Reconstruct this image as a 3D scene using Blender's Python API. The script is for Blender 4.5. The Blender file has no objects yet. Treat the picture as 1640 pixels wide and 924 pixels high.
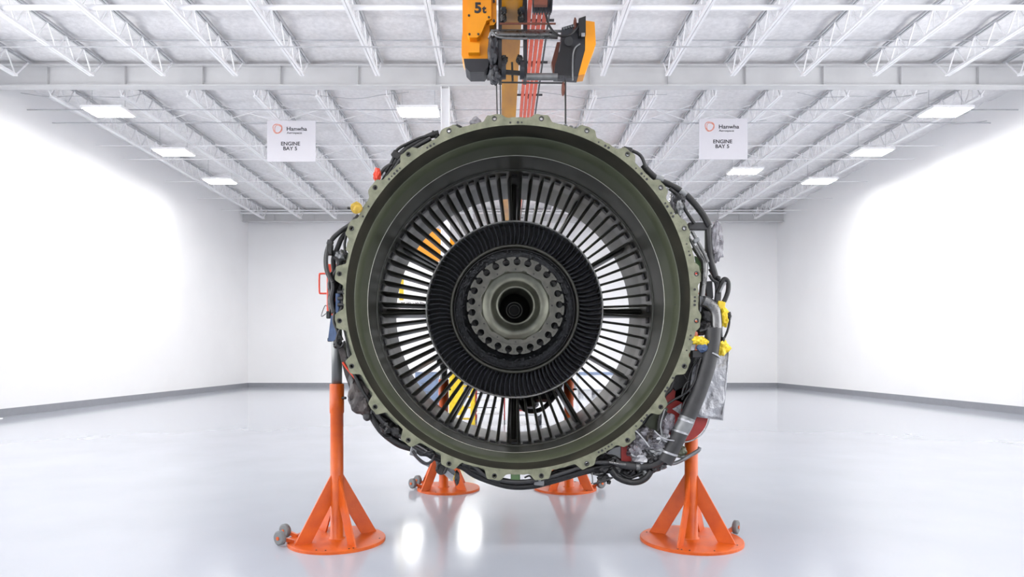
import bpy, bmesh, math, random
from mathutils import Vector, Matrix, noise
from mathutils.geometry import tessellate_polygon
random.seed(7)
sc = bpy.context.scene
COL = sc.collection
PI = math.pi

# ------------------------------------------------------------------ camera, world, exposure
EYE = 1.64
cam_d = bpy.data.cameras.new('camera')
cam = bpy.data.objects.new('camera', cam_d)
COL.objects.link(cam)
cam.location = (0, 0, EYE)
cam.rotation_euler = (PI / 2, 0, 0)
cam_d.sensor_width = 36
cam_d.lens = 36 * 1060 / 1640
cam_d.shift_x = 17 / 1640
cam_d.shift_y = 108 / 1640
cam_d.clip_end = 200
sc.camera = cam

w = bpy.data.worlds.new('overcast_daylight')
sc.world = w
w.use_nodes = True
w.node_tree.nodes['Background'].inputs[0].default_value = (0.98, 0.985, 1.0, 1)
w.node_tree.nodes['Background'].inputs[1].default_value = 4.0
sc.view_settings.view_transform = 'Standard'
sc.view_settings.look = 'None'
sc.view_settings.gamma = 1
sc.view_settings.use_curve_mapping = False
sc.view_settings.exposure = 0.38
LAMP = 62.0
sc.cycles.max_bounces = 10
sc.cycles.diffuse_bounces = 6
sc.cycles.sample_clamp_indirect = 6.0

# ------------------------------------------------------------------ helpers
def lin(c):
    c /= 255.0
    return c / 12.92 if c <= 0.04045 else ((c + 0.055) / 1.055) ** 2.4

def P(px, py, d):
    """point of the hall seen at a photograph pixel, at distance d in front of the lens"""
    return Vector(((px - 803) / 1060 * d, d, EYE + (570 - py) / 1060 * d))

def mat(name, rgb, rough=0.5, metal=0.0, var=0.12, scale=6.0, bump=0.0, bscale=40.0, emit=0.0, rvar=0.08, rgb2=None, alpha=1.0, trans=0.0, coat=0.0, stretch=None):
    m = bpy.data.materials.new(name)
    m.use_nodes = True
    nt = m.node_tree
    b = nt.nodes['Principled BSDF']
    c1 = [lin(v) for v in rgb]
    tc = nt.nodes.new('ShaderNodeTexCoord')
    mp = nt.nodes.new('ShaderNodeMapping')
    if stretch: mp.inputs['Scale'].default_value = stretch
    nt.links.new(tc.outputs['Object'], mp.inputs[0])
    n = nt.nodes.new('ShaderNodeTexNoise')
    n.inputs['Scale'].default_value = scale
    n.inputs['Detail'].default_value = 6
    nt.links.new(mp.outputs[0], n.inputs['Vector'])
    r = nt.nodes.new('ShaderNodeValToRGB')
    r.color_ramp.elements[0].position = 0.3
    r.color_ramp.elements[1].position = 0.72
    if rgb2:
        c2 = [lin(v) for v in rgb2]
        r.color_ramp.elements[0].color = (*c2, 1)
        r.color_ramp.elements[1].color = (*c1, 1)
    else:
        r.color_ramp.elements[0].color = (*[v * (1 - var) for v in c1], 1)
        r.color_ramp.elements[1].color = (*[min(1, v * (1 + var)) for v in c1], 1)
    nt.links.new(n.outputs['Fac'], r.inputs['Fac'])
    nt.links.new(r.outputs['Color'], b.inputs['Base Color'])
    b.inputs['Metallic'].default_value = metal
    mr = nt.nodes.new('ShaderNodeMapRange')
    mr.inputs['To Min'].default_value = max(0.02, rough - rvar)
    mr.inputs['To Max'].default_value = min(1, rough + rvar)
    nt.links.new(n.outputs['Fac'], mr.inputs['Value'])
    nt.links.new(mr.outputs[0], b.inputs['Roughness'])
    if alpha < 1: b.inputs['Alpha'].default_value = alpha
    if trans: b.inputs['Transmission Weight'].default_value = trans
    if coat: b.inputs['Coat Weight'].default_value = coat
    if emit:
        b.inputs['Emission Color'].default_value = (1, 0.99, 0.97, 1)
        b.inputs['Emission Strength'].default_value = emit
    if bump:
        n2 = nt.nodes.new('ShaderNodeTexNoise')
        n2.inputs['Scale'].default_value = bscale
        n2.inputs['Detail'].default_value = 4
        nt.links.new(mp.outputs[0], n2.inputs['Vector'])
        bp = nt.nodes.new('ShaderNodeBump')
        bp.inputs['Strength'].default_value = bump
        bp.inputs['Distance'].default_value = 0.02
        nt.links.new(n2.outputs['Fac'], bp.inputs['Height'])
        nt.links.new(bp.outputs[0], b.inputs['Normal'])
    return m

M = dict(
    wall=mat('wall_paint', (233, 233, 234), 0.6, var=0.02, scale=0.5),
    base=mat('baseboard_grey', (138, 140, 146), 0.5, var=0.05),
    ceil=mat('roof_insulation', (226, 225, 226), 0.55, var=0.09, scale=9, bump=0.5, bscale=14),
    steel_w=mat('white_steel', (236, 236, 238), 0.45, var=0.04, scale=2),
    girder=mat('pale_girder_paint', (198, 198, 199), 0.5, var=0.04, scale=2),
    rod=mat('bridging_grey', (176, 177, 181), 0.5),
    floor=mat('epoxy_floor', (163, 167, 176), 0.115, var=0.035, scale=0.9, rvar=0.015),
    lamp=mat('lamp_diffuser', (255, 255, 255), 0.5, emit=LAMP),
    lamp2=mat('low_lamp_diffuser', (255, 255, 255), 0.5, emit=24),
    orange=mat('orange_paint', (198, 86, 2), 0.42, rgb2=(174, 66, 0), scale=7, bump=0.06, bscale=60),
    redor=mat('red_orange_paint', (212, 66, 34), 0.4, rgb2=(190, 50, 24), scale=9),
    rubber=mat('grey_wheel_rubber', (104, 106, 108), 0.7, scale=25),
    greypost=mat('galvanised_post', (112, 114, 114), 0.35, metal=0.7, scale=12, stretch=(1, 1, .15)),
    zinc=mat('pale_green_primer', (128, 129, 108), 0.45, rgb2=(92, 95, 76), scale=14, bump=0.15, bscale=60),
    case=mat('dark_olive_case', (74, 80, 62), 0.4, var=0.2, scale=5),
    rub=mat('dark_rub_strip', (72, 70, 60), 0.42, metal=0.35, rgb2=(50, 50, 44), scale=3.5, rvar=.1),
    liner=mat('olive_liner', (82, 86, 69), 0.40, rgb2=(68, 73, 57), scale=2.2, rvar=0.05),
    duct=mat('grey_green_duct', (60, 61, 54), 0.45, rgb2=(46, 48, 42), scale=4, rvar=0.08),
    vane=mat('vane_metal', (62, 62, 56), 0.4, metal=0.3, var=0.2, scale=9),
    edge=mat('bare_edge', (150, 150, 142), 0.35, metal=0.8),
    lip=mat('splitter_lip_metal', (165, 165, 162), 0.5, metal=0.3),
    blade=mat('dark_blade', (92, 94, 102), 0.36, metal=0.4, var=0.15, scale=12),
    dark=mat('dark_inner_metal', (38, 38, 40), 0.5, metal=0.3, rgb2=(22, 22, 25), scale=16),
    grime=mat('oily_dark_plate', (66, 68, 72), 0.4, metal=0.4, rgb2=(24, 25, 28), scale=24, bump=.6, bscale=40),
    hub=mat('worn_hub_metal', (98, 97, 90), 0.42, metal=0.65, rgb2=(76, 76, 72), scale=12),
    dish=mat('greenish_shaft_metal', (116, 117, 106), 0.33, metal=0.75, rgb2=(88, 89, 80), scale=7),
    black=mat('black_rubber', (16, 16, 18), 0.45, var=0.3, scale=30, bump=.2, bscale=90),
    charcoal=mat('charcoal_hose', (40, 40, 42), 0.5, var=0.25, scale=20),
    pipe=mat('steel_pipe', (112, 112, 112), 0.28, metal=0.9, var=0.15, scale=14),
    alu=mat('dull_aluminium', (122, 124, 126), 0.4, metal=0.6, var=0.15, scale=14),
    foil=mat('silver_foil_blanket', (160, 161, 165), 0.33, metal=0.6, var=0.1, scale=10, bump=1.0, bscale=16),
    plastic=mat('crumpled_clear_plastic', (158, 158, 164), 0.15, metal=0.1, rgb2=(84, 78, 86), scale=16, alpha=0.72, bump=1, bscale=22),
    redp=mat('red_cover', (160, 44, 38), 0.45, rgb2=(138, 32, 30), scale=10),
    yellow=mat('bright_yellow_cap', (228, 200, 40), 0.45, rgb2=(196, 168, 30), scale=12),
    gold=mat('ochre_cap', (190, 160, 60), 0.5, rgb2=(160, 128, 40), scale=40),
    blue=mat('blue_strap', (70, 88, 120), 0.7, var=0.25, scale=14),
    brown=mat('dark_brown_cover', (62, 54, 52), 0.5, rgb2=(42, 38, 38), scale=8, bump=.6, bscale=14),
    green=mat('green_block', (96, 128, 84), 0.5),
    hoisty=mat('hoist_yellow', (226, 146, 14), 0.35, var=0.05, scale=4),
    beamy=mat('crane_beam_yellow', (200, 138, 4), 0.45, rgb2=(140, 88, 10), scale=2.5, stretch=(1, .3, 1)),
    hoistk=mat('hoist_black', (38, 40, 46), 0.42, scale=20),
    rail=mat('orange_conductor', (226, 96, 64), 0.45, rgb2=(204, 76, 48), scale=6),
    sign=mat('sign_white', (212, 210, 216), 0.5, var=0.01),
    ink=mat('sign_ink', (40, 40, 46), 0.6, var=0.02),
    logo=mat('logo_orange', (228, 150, 128), 0.6, var=0.05),
    blood=mat('rust_tag', (104, 58, 44), 0.6),
    white=mat('cabinet_white', (214, 216, 220), 0.4, var=0.03),
    bluem=mat('machine_blue_grey', (120, 136, 164), 0.4, var=0.05),
)

class MB:
    """collects shapes given in hall coordinates and links them as one mesh"""
    def __init__(s): s.v = []; s.f = []; s.sm = []
    def add(s, vs, fs, smooth=False):
        o = len(s.v)
        s.v += [Vector(v) for v in vs]
        s.f += [tuple(o + i for i in f) for f in fs]
        s.sm += [smooth] * len(fs)
        return s
    def box(s, c, size, rot=None):
        c = Vector(c); h = Vector(size) / 2
        vs = [Vector((x * h.x, y * h.y, z * h.z)) for x in (-1, 1) for y in (-1, 1) for z in (-1, 1)]
        if rot is not None: vs = [rot @ v for v in vs]
        return s.add([c + v for v in vs], [(0, 1, 3, 2), (4, 6, 7, 5), (0, 4, 5, 1), (2, 3, 7, 6), (0, 2, 6, 4), (1, 5, 7, 3)])
    def cbox(s, c, size, b=0.01, rot=None):
        """box with chamfered vertical-view edges (octagonal in XZ)"""
        x, y, z = [q / 2 for q in size]
        pl = [(-x + b, -z), (x - b, -z), (x, -z + b), (x, z - b), (x - b, z), (-x + b, z), (-x, z - b), (-x, -z + b)]
        pl2 = [(px * (1 - b / x), pz * (1 - b / z)) for px, pz in pl]
        vs = []
        for q, yy in ((pl2, -y), (pl, -y + b), (pl, y - b), (pl2, y)):
            vs += [Vector((a, yy, c_)) for a, c_ in q]
        fs = [tuple(range(7, -1, -1)), tuple(range(24, 32))]
        for k in range(3):
            for i in range(8): fs.append((k * 8 + i, k * 8 + (i + 1) % 8, k * 8 + 8 + (i + 1) % 8, k * 8 + 8 + i))
        if rot is not None: vs = [rot @ v for v in vs]
        return s.add([Vector(c) + v for v in vs], fs)
    def bar(s, a, b, wdt, hgt=None, up=(0, 0, 1)):
        a = Vector(a); b = Vector(b); hgt = hgt or wdt
        d = (b - a).normalized(); u = Vector(up)
        if abs(d.dot(u)) > .99: u = Vector((0, 1, 0))
        x = d.cross(u).normalized() * wdt / 2; y = x.cross(d).normalized() * hgt / 2
        vs = [p + sx * x + sy * y for p in (a, b) for sx, sy in ((-1, -1), (1, -1), (1, 1), (-1, 1))]
        return s.add(vs, [(3, 2, 1, 0), (4, 5, 6, 7), (0, 1, 5, 4), (1, 2, 6, 5), (2, 3, 7, 6), (3, 0, 4, 7)])
    def tube(s, pts, r, n=10, smooth=5, caps=True, rib=0.0):
        pts = [Vector(p) for p in pts]
        if len(pts) > 2 and smooth > 1:
            q = [pts[0] * 2 - pts[1]] + pts + [pts[-1] * 2 - pts[-2]]
            out = []
            for i in range(1, len(q) - 2):
                for k in range(smooth):
                    t = k / smooth; p0, p1, p2, p3 = q[i - 1:i + 3]
                    out.append(.5 * ((2 * p1) + (p2 - p0) * t + (2 * p0 - 5 * p1 + 4 * p2 - p3) * t * t + (3 * p1 - p0 - 3 * p2 + p3) * t ** 3))
            out.append(pts[-1]); pts = out
        m = len(pts); vs = []
        ref = Vector((0.13, 1, 0.21)).normalized()
        for i, p in enumerate(pts):
            d = (pts[min(m - 1, i + 1)] - pts[max(0, i - 1)]).normalized()
            x = d.cross(ref)
            if x.length < 1e-3: x = d.cross(Vector((1, 0, 0)))
            x.normalize(); y = d.cross(x)
            rr = r[min(len(r) - 1, int(i / m * len(r)))] if isinstance(r, (list, tuple)) else r
            rr *= 1 + (rib if i % 2 else 0)
            for k in range(n):
                a = 2 * PI * k / n
                vs.append(p + (x * math.cos(a) + y * math.sin(a)) * rr)
        fs = [(i * n + k, i * n + (k + 1) % n, (i + 1) * n + (k + 1) % n, (i + 1) * n + k) for i in range(m - 1) for k in range(n)]
        s.add(vs, fs, True)
        if caps:
            s.add(vs[:n], [tuple(range(n))]); s.add(vs[-n:], [tuple(range(n))])
        return s
    def cyl(s, a, b, r, n=16): return s.tube([a, b], r, n)
    def lathe(s, prof, c, n=96, closed=False, smooth=True):
        """profile (y, r) turned about the engine-like axis through c = (x, z)"""
        m = len(prof); vs = []
        for y, r in prof:
            for k in range(n):
                a = 2 * PI * k / n
                vs.append((c[0] + r * math.sin(a), y, c[1] + r * math.cos(a)))
        fs = []
        for i in range(m if closed else m - 1):
            j = (i + 1) % m
            for k in range(n): fs.append((i * n + k, i * n + (k + 1) % n, j * n + (k + 1) % n, j * n + k))
        return s.add(vs, fs, smooth)
    def latheZ(s, prof, c, n=32, smooth=True):
        m = len(prof); vs = []
        for z, r in prof:
            for k in range(n):
                a = 2 * PI * k / n
                vs.append((c[0] + r * math.cos(a), c[1] + r * math.sin(a), c[2] + z))
        fs = [(i * n + k, i * n + (k + 1) % n, (i + 1) * n + (k + 1) % n, (i + 1) * n + k) for i in range(m - 1) for k in range(n)]
        fs += [tuple(range(n)), tuple(range((m - 1) * n, m * n))]
        return s.add(vs, fs, smooth)
    def plate(s, loops, y0, y1, smooth_side=False):
        """outline loops [(x, z), ...] (first the outside, then holes) given thickness along y"""
        tris = tessellate_polygon([[Vector((x, z, 0)) for x, z in lp] for lp in loops])
        flat = [p for lp in loops for p in lp]; n = len(flat)
        vs = [(x, y0, z) for x, z in flat] + [(x, y1, z) for x, z in flat]
        s.add(vs, [t for t in tris] + [tuple(n + i for i in reversed(t)) for t in tris])
        o = 0; fs = []
        for lp in loops:
            k = len(lp)
            fs += [(o + i, o + (i + 1) % k, n + o + (i + 1) % k, n + o + i) for i in range(k)]
            o += k
        base = len(s.v) - len(vs)
        s.f += [tuple(base + i for i in f) for f in fs]; s.sm += [smooth_side] * len(fs)
        return s
    def blob(s, c, size, seed=0, amp=.35, sub=3, freq=2.2):
        bm = bmesh.new(); bmesh.ops.create_icosphere(bm, subdivisions=sub, radius=1)
        off = Vector((seed * 3.1, seed * 1.7, 0))
        vs = []
        for v in bm.verts:
            f = 1 + amp * noise.noise(v.co * freq + off) + amp * .5 * abs(noise.noise(v.co * freq * 2.7 + off))
            vs.append(Vector(c) + Vector((v.co.x * size[0], v.co.y * size[1], v.co.z * size[2])) * f)
        fs = [tuple(q.index for q in f.verts) for f in bm.faces]
        bm.free()
        return s.add(vs, fs, False)
    def build(s, name, m, parent=None, **kw):
        me = bpy.data.meshes.new(name)
        off = Vector((0, 0, 0))
        p = parent
        while p is not None: off += p.location; p = p.parent
        me.from_pydata([v - off for v in s.v], [], s.f)
        me.validate()
        if len(me.polygons) == len(s.sm): me.polygons.foreach_set('use_smooth', s.sm)
        bm = bmesh.new(); bm.from_mesh(me); bmesh.ops.recalc_face_normals(bm, faces=bm.faces); bm.to_mesh(me); bm.free()
        me.materials.append(M[m])
        o = bpy.data.objects.new(name, me)
        COL.objects.link(o); o.parent = parent
        for k, v in kw.items(): o[k] = v
        return o

def thing(name, label, cat, loc, group=None):
    o = bpy.data.objects.new(name, None); COL.objects.link(o)
    o.location = loc; o.empty_display_size = .1
    o['label'] = label; o['category'] = cat
    if group: o['group'] = group
    return o

def struct(name, loc=(0, 0, 0)):
    o = bpy.data.objects.new(name, None); COL.objects.link(o); o.location = loc; o['kind'] = 'structure'
    return o

def text(name, body, size, c, m, parent, bold=0.0, space=1.0, sx=1.0, depth=.004, shear=0):
    cu = bpy.data.curves.new(name, 'FONT'); cu.body = body; cu.size = size; cu.extrude = depth; cu.offset = bold
    cu.align_x = 'CENTER'; cu.align_y = 'CENTER'; cu.space_character = space; cu.shear = shear
    t = bpy.data.objects.new('tmp', cu); COL.objects.link(t)
    bpy.context.view_layer.update()
    me = bpy.data.meshes.new_from_object(t.evaluated_get(bpy.context.evaluated_depsgraph_get()))
    bpy.data.objects.remove(t)
    off = Vector((0, 0, 0)); p = parent
    while p is not None: off += p.location; p = p.parent
    for v in me.vertices: v.co = Vector((v.co.x * sx, -v.co.z, v.co.y)) + Vector(c) - off
    me.materials.clear(); me.materials.append(M[m])
    o = bpy.data.objects.new(name, me); COL.objects.link(o); o.parent = parent
    return o

# ------------------------------------------------------------------ the hall
XL, XR, YB, YF = -13.4, 14.6, 35.0, -9.0
ZC = 9.28
MB().box(((XL + XR) / 2, (YB + YF) / 2, -.1), (XR - XL + .4, YB - YF + .4, .2)).build('floor', 'floor', kind='structure')
MB().box(((XL + XR) / 2, YB + .1, 4.7), (XR - XL + .4, .2, 9.4)).build('wall_back', 'wall', kind='structure')
MB().box((XL - .1, (YB + 13.5) / 2, 4.7), (.2, YB - 13.5, 9.4)).box((XL - .1, (13.5 + YF) / 2, 8.3), (.2, 13.5 - YF, 2.2)).box((XL - .1, YF + .5, 3.6), (.2, 1.0, 7.2)).build('wall_left', 'wall', kind='structure')  # opening in the unseen stretch is added to let daylight onto the ceiling
MB().box((XR + .1, (YB + 13.5) / 2, 4.7), (.2, YB - 13.5, 9.4)).box((XR + .1, (13.5 + YF) / 2, 8.3), (.2, 13.5 - YF, 2.2)).box((XR + .1, YF + .5, 3.6), (.2, 1.0, 7.2)).build('wall_right', 'wall', kind='structure')  # same added opening on the right, out of view, for ceiling daylight
f = MB()
f.box(((XL + XR) / 2, YF - .1, 4.7), (XR - XL + .4, .2, 9.4))
f.build('wall_front', 'wall', kind='structure')
MB().box(((XL + XR) / 2, YB - .015, .11), (XR - XL, .03, .22)).build('baseboard_back', 'base', kind='structure')
MB().box((XL + .015, (YB + 13.5) / 2, .11), (.03, YB - 13.5 - .1, .22)).build('baseboard_left', 'base', kind='structure')
MB().box((XR - .015, (YB + 13.5) / 2, .11), (.03, YB - 13.5 - .1, .22)).build('baseboard_right', 'base', kind='structure')

# ceiling: sagging insulation blankets held up at each strap
nx, ny = 150, 420
vs = []
for j in range(ny + 1):
    y = YF + (YB - YF) * j / ny
    for i in range(nx + 1):
        x = XL + (XR - XL) * i / nx
        wob = .12 * noise.noise(Vector((x * .5, y * .08, 3)))
        ph = ((y + wob) / 1.25) % 1.0
        sag = .09 * math.sin(PI * ph) ** .55
        z = ZC + .05 - sag - .03 * noise.noise(Vector((x * 1.1, y * 1.1, 0))) - .012 * noise.noise(Vector((x * 5, y * 3, 7)))
        vs.append((x, y, z))
fs = [(j * (nx + 1) + i, j * (nx + 1) + i + 1, (j + 1) * (nx + 1) + i + 1, (j + 1) * (nx + 1) + i) for j in range(ny) for i in range(nx)]
MB().add(vs, fs, True).build('ceiling', 'ceil', kind='structure')
MB().box(((XL + XR) / 2, (YB + YF) / 2, 9.5), (XR - XL + .4, YB - YF + .4, .1)).build('trim_1', 'wall', kind='structure')

# roof girders
def girder(y, z0, z1, nm='roof_girder'):
    g = struct(nm, (0, y, z0))
    MB().box(((XL + XR) / 2, y, (z0 + z1) / 2), (XR - XL, .04, z1 - z0)).build('web_plate', 'girder', g)
    MB().box(((XL + XR) / 2, y, z0), (XR - XL, .28, .03)).build('bottom_flange', 'girder', g)
    MB().box(((XL + XR) / 2, y, z1), (XR - XL, .28, .03)).build('top_flange', 'girder', g)
    b = MB()
    for x in range(-12, 14, 2): b.box((x + .3, y - .06, (z0 + z1) / 2), (.012, .1, z1 - z0 - .04))
    b.build('stiffener', 'girder', g, kind='stuff')
girder(17.14, 8.60, 9.12); girder(34.3, 8.60, 9.12); girder(.4, 8.60, 9.12)
# columns under the middle girder
for cx in (-1.45, XL + .14, XR - .14):
    c = struct('steel_column', (cx, 17.14, 0))
    MB().box((cx - .1, 17.14, 4.29), (.02, .24, 8.56)).build('flange', 'steel_w', c)
    MB().box((cx + .1, 17.14, 4.29), (.02, .24, 8.56)).build('flange', 'steel_w', c)
    MB().box((cx, 17.14, 4.29), (.2, .016, 8.56)).build('web_plate', 'steel_w', c)
    MB().box((cx, 17.14, .01), (.4, .4, .02)).build('base_plate', 'steel_w', c)
# open-web joists
JX = [-12.1, -10.2, -8.42, -6.62, -4.95, -3.08, -1.47, .45, 2.52, 4.14, 5.75, 7.5, 9.3, 11.1, 12.9]
ZB_, ZT_ = 8.63, 9.16
def joist(x, y0, y1):
    j = struct('roof_joist', (x, y0, ZB_))
    for sx in (-.035, .035):
        t = MB().box((x + sx, (y0 + y1) / 2, ZT_), (.045, y1 - y0, .05)); t.build('top_chord', 'rod', j)  # top chords coloured greyer than the joist, roof shade put into the paint
        t = MB().box((x + sx, (y0 + y1) / 2 + .0, ZB_), (.055, y1 - y0 - 1.0, .05)); t.build('bottom_chord', 'steel_w', j)
    n = int((y1 - y0 - 1) / .62); st = (y1 - y0 - 1) / n
    b = MB(); ys = y0 + .5
    b.bar((x, y0 + .05, ZT_ - .02), (x, ys, ZB_), .028); b.bar((x, y1 - .05, ZT_ - .02), (x, y1 - .5, ZB_), .028)
    for k in range(n):
        a = ys + k * st
        b.bar((x, a, ZB_), (x, a + st / 2, ZT_), .024)
        b.bar((x, a + st / 2, ZT_), (x, a + st, ZB_), .024)
        if k % 2 == 0: b.bar((x, a + st / 2, ZT_), (x, a + st / 2, ZB_), .014)
    b.build('web_bars', 'steel_w', j, kind='stuff')
for x in JX:
    joist(x, .5, 16.98); joist(x, 17.3, 34.15)
# bridging rods and cross bracing
for d, zz in ((14.9, ZB_), (15.7, ZT_), (11.6, ZB_), (18.7, ZB_), (19.75, ZB_), (21.9, ZB_), (23.4, ZB_), (26.4, ZB_), (29.2, ZB_), (31.6, ZB_)):
    MB().cyl((XL, d, zz - .035), (XR, d, zz - .035), .016, 8).build('bridging_rod', 'rod' if d < 20 else 'steel_w', kind='structure')
b = MB()
for d in (11.6, 19.75, 23.4, 26.4, 29.2):
    for a, c in zip(JX[:-1], JX[1:]):
        b.bar((a, d, ZB_), (c, d + .05, ZT_), .018); b.bar((c, d + .1, ZB_), (a, d + .05, ZT_), .018)
b.build('cross_bracing', 'steel_w', kind='structure')
MB().cyl((XL, 13.45, 8.72), (XR, 13.45, 8.72), .055, 12).build('ceiling_pipe', 'steel_w', kind='structure')
MB().cyl((XL, 34.0, 8.98), (XR, 34.0, 8.98), .05, 12).build('ceiling_pipe', 'steel_w', kind='structure')
b = MB()
for k in range(8):
    x0 = -13 + k * 3.5; pts = [(x0 + i * .7, 17.9 + k % 2 * 2 + .1 * math.sin(i * 2 + k), 8.75 - .12 * math.sin(PI * i / 5)) for i in range(6)]
    b.tube(pts, .009, 5)
b.build('roof_wiring', 'rod', kind='structure')

# high-bay lamps
def lamp(x, y, z, label, glow='lamp'):
    t = thing('ceiling_light', label, 'ceiling light', (x, y, z), 'high-bay lamps under the roof')
    MB().box((x, y, z + .05), (1.12, .74, .07)).build('housing', 'steel_w', t)
    MB().box((x, y, z + .008), (1.02, .64, .012)).build('diffuser', glow, t)
    b = MB()
    for sx in (-.45, .45): b.cyl((x + sx, y, z + .085), (x + sx, y, ZT_ + .04), .006, 5)
    b.build('hanger', 'rod', t)
lamp(-2.28, 18.2, 8.32, 'bright rectangular high-bay lamp above the left of the engine beside the column')
lamp(8.9, 24.2, 8.36, 'small far high-bay lamp below the right sign')
for k, y in enumerate((31.3, 33.1)): lamp(-4.45, y, 7.4, 'low-hung lamp %s in the row left of centre, far behind the engine' % ('nearest the engine', 'nearest the back wall')[k], 'lamp2')
for k, y in enumerate((31.5, 33.4)): lamp(-1.55, y, 7.0, 'low-hung lamp %s in the centre row far behind the engine' % ('nearest the engine', 'nearest the back wall')[k], 'lamp2')
for j, x in enumerate((-10.8, 12.2)):  # side rows are added to brighten the walls of the back bay
    for k, y in enumerate((18.2, 21.8, 25.4)):
        lamp(x, y, 8.32, 'added high-bay lamp %s in the row along the %s wall' % (('nearest the girder', 'second from the girder', 'nearest the back wall')[k], ('left', 'right')[j]))
for j, x in enumerate((-2.9, .9, 4.0)):  # lamps added out of sight behind the engine to light the far hall
    for k, y in enumerate((23.6, 26.2)):
        lamp(x, y, 8.32, 'added high-bay lamp behind the engine, %s of the %s row' % (('left', 'middle', 'right')[j], ('nearer', 'farther')[k]))
for j, x in enumerate((-10.8, -3.9, 5.0, 12.2)):
    for k, y in enumerate((-5.0, 2.5, 9.5)):
        lamp(x, y, 8.3, 'high-bay lamp over the %s of the hall, %s row from the left wall' % (('open door', 'camera', 'engine')[k], ('first', 'second', 'third', 'fourth')[j]))

# ------------------------------------------------------------------ hanging signs
def sign(px0, px1, py0, label):
    d = 19.6
    a = P(px0, py0, d); b = P(px1, py0 + 65.5, d)
    wd = b.x - a.x; h = a.z - b.z; cx = (a.x + b.x) / 2
    t = thing('hanging_sign', label, 'sign', (cx, d, b.z))
    MB().box((cx, d, (a.z + b.z) / 2), (wd, .03, h)).build('board', 'sign', t)
    for s in (-1, 1):
        MB().bar((cx + s * wd * .42, d, a.z - .02), (cx + s * wd * .42, 19.75, ZB_ - .03), .02).build('hanger', 'rod', t)
    text('lettering', 'Hanwha', .165, (cx + .112 * wd, d - .016, a.z - .205 * h), 'ink', t, bold=.002, sx=1.12)
    text('lettering', 'Aerospace', .088, (cx + .064 * wd, d - .016, a.z - .30 * h), 'ink', t, sx=1.18)
    text('lettering', 'ENGINE', .152, (cx - .017 * wd, d - .016, a.z - .567 * h), 'ink', t, bold=.0025, sx=1.06)
    text('lettering', 'BAY 5', .152, (cx - .023 * wd, d - .016, a.z - .685 * h), 'ink', t, bold=.0025, sx=1.06)
    g = MB(); ctr = Vector((cx - .284 * wd, d - .02, a.z - .195 * h))
    for (ox, oz, rx, rz, ph) in ((0, .01, .135, .125, 0), (-.01, .0, .125, .14, .6), (.02, -.02, .11, .12, 1.4)):
        pts = []
        for k in range(25):
            a2 = 2 * PI * k / 24
            rr = 1 + .07 * math.sin(3 * a2 + ph)
            pts.append(ctr + Vector((ox + rx * rr * math.cos(a2), 0, oz + rz * rr * math.sin(a2))))
        g.tube(pts, .0075, 5, smooth=1)
    g.build('emblem', 'logo', t)
sign(428, 505.5, 193.5, 'white hanging sign reading ENGINE BAY 5 in the roof left of the engine')
sign(1119.5, 1197, 190, 'white hanging sign reading ENGINE BAY 5 in the roof right of the engine')

# ------------------------------------------------------------------ overhead crane beam, conductor bars, hoist
ZBM = EYE + 4.9
t = thing('crane_beam', 'long yellow overhead crane beam running back over the engine', 'crane beam', (.15, 3, ZBM))
MB().box((.15, 17, ZBM + .012), (.29, 34, .024)).build('bottom_flange', 'beamy', t)
MB().box((.15, 17, ZBM + .25), (.018, 34, .46)).build('web_plate', 'beamy', t)
MB().box((.15, 17, ZBM + .488), (.29, 34, .024)).build('top_flange', 'beamy', t)
for y in (2.0, 17.14, 33.5):
    b = MB()
    for sx in (-.1, .1): b.cyl((.15 + sx, y, ZBM + .5), (.15 + sx, y, 8.6 if y != 2.0 else 9.2), .02, 8)
    b.build('hanger', 'steel_w', t)
t = thing('conductor_bars', 'orange conductor bars running beside the yellow crane beam', 'conductor rail', (.53, 3, ZBM))
for k in range(4):
    MB().box((.40 + k * .075, 17, ZBM + .03), (.056, 34, .05)).build('bar', 'rail', t)
MB().box((.40 + 4 * .075 - .01, 17, ZBM + .03), (.02, 34, .07)).build('guard_strip', 'hoistk', t)
b = MB()
for k in range(24):
    b.box((.47, 1.4 + k * 1.4, ZBM + .068), (.62, .03, .03))
    b.box((.51, 1.4 + k * 1.4, ZBM + .03), (.012, .06, .055))
b.build('bracket', 'hoistk', t, kind='stuff')

HD = 9.4
def hp(px, py): p = P(px, py, HD); return (p.x, p.z)
t = thing('chain_hoist', 'yellow electric hoist and trolley marked 5t hanging on the crane beam', 'hoist', P(800, 60, HD))
MB().plate([[hp(*q) for q in ((740, -40), (740, 45), (738.5, 60), (738.5, 82), (743, 91), (780, 91), (784, 70), (784, -40))]], HD + .12, HD + .5).build('gear_housing', 'hoisty', t)
MB().plate([[hp(*q) for q in ((748, -45), (748, 54), (752, 60), (764, 60), (770, 55), (779, 33), (787, 30), (787, -45))]], HD, HD + .13).build('front_cover', 'hoisty', t)
MB().plate([[hp(*q) for q in ((784, -30), (784, 38), (791, 37), (795, 32), (795, -30))]], HD + .05, HD + .3).build('side_cover', 'hoisty', t)
MB().plate([[hp(*q) for q in ((750, 67), (750, 83), (768, 83), (768, 68))]], HD + .02, HD + .14).build('cable_box', 'hoisty', t)
text('lettering', '5', .20, (*[P(765.5, 13.5, HD)[0]], HD - .003, P(765.5, 13.5, HD)[2]), 'ink', t, bold=.007, sx=1.05)
text('lettering', 't', .15, (P(775.5, 15.5, HD)[0], HD - .003, P(775.5, 15.5, HD)[2]), 'ink', t, bold=.006)
b = MB()
for q in ((751, 25), (783, 28), (752, 55), (766, 55), (791, 2), (791, 33)):
    x, z = hp(*q); b.tube([(x, HD - .012, z), (x, HD + .02, z)], .016, 10)
b.build('bolt', 'charcoal', t, kind='stuff')
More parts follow.
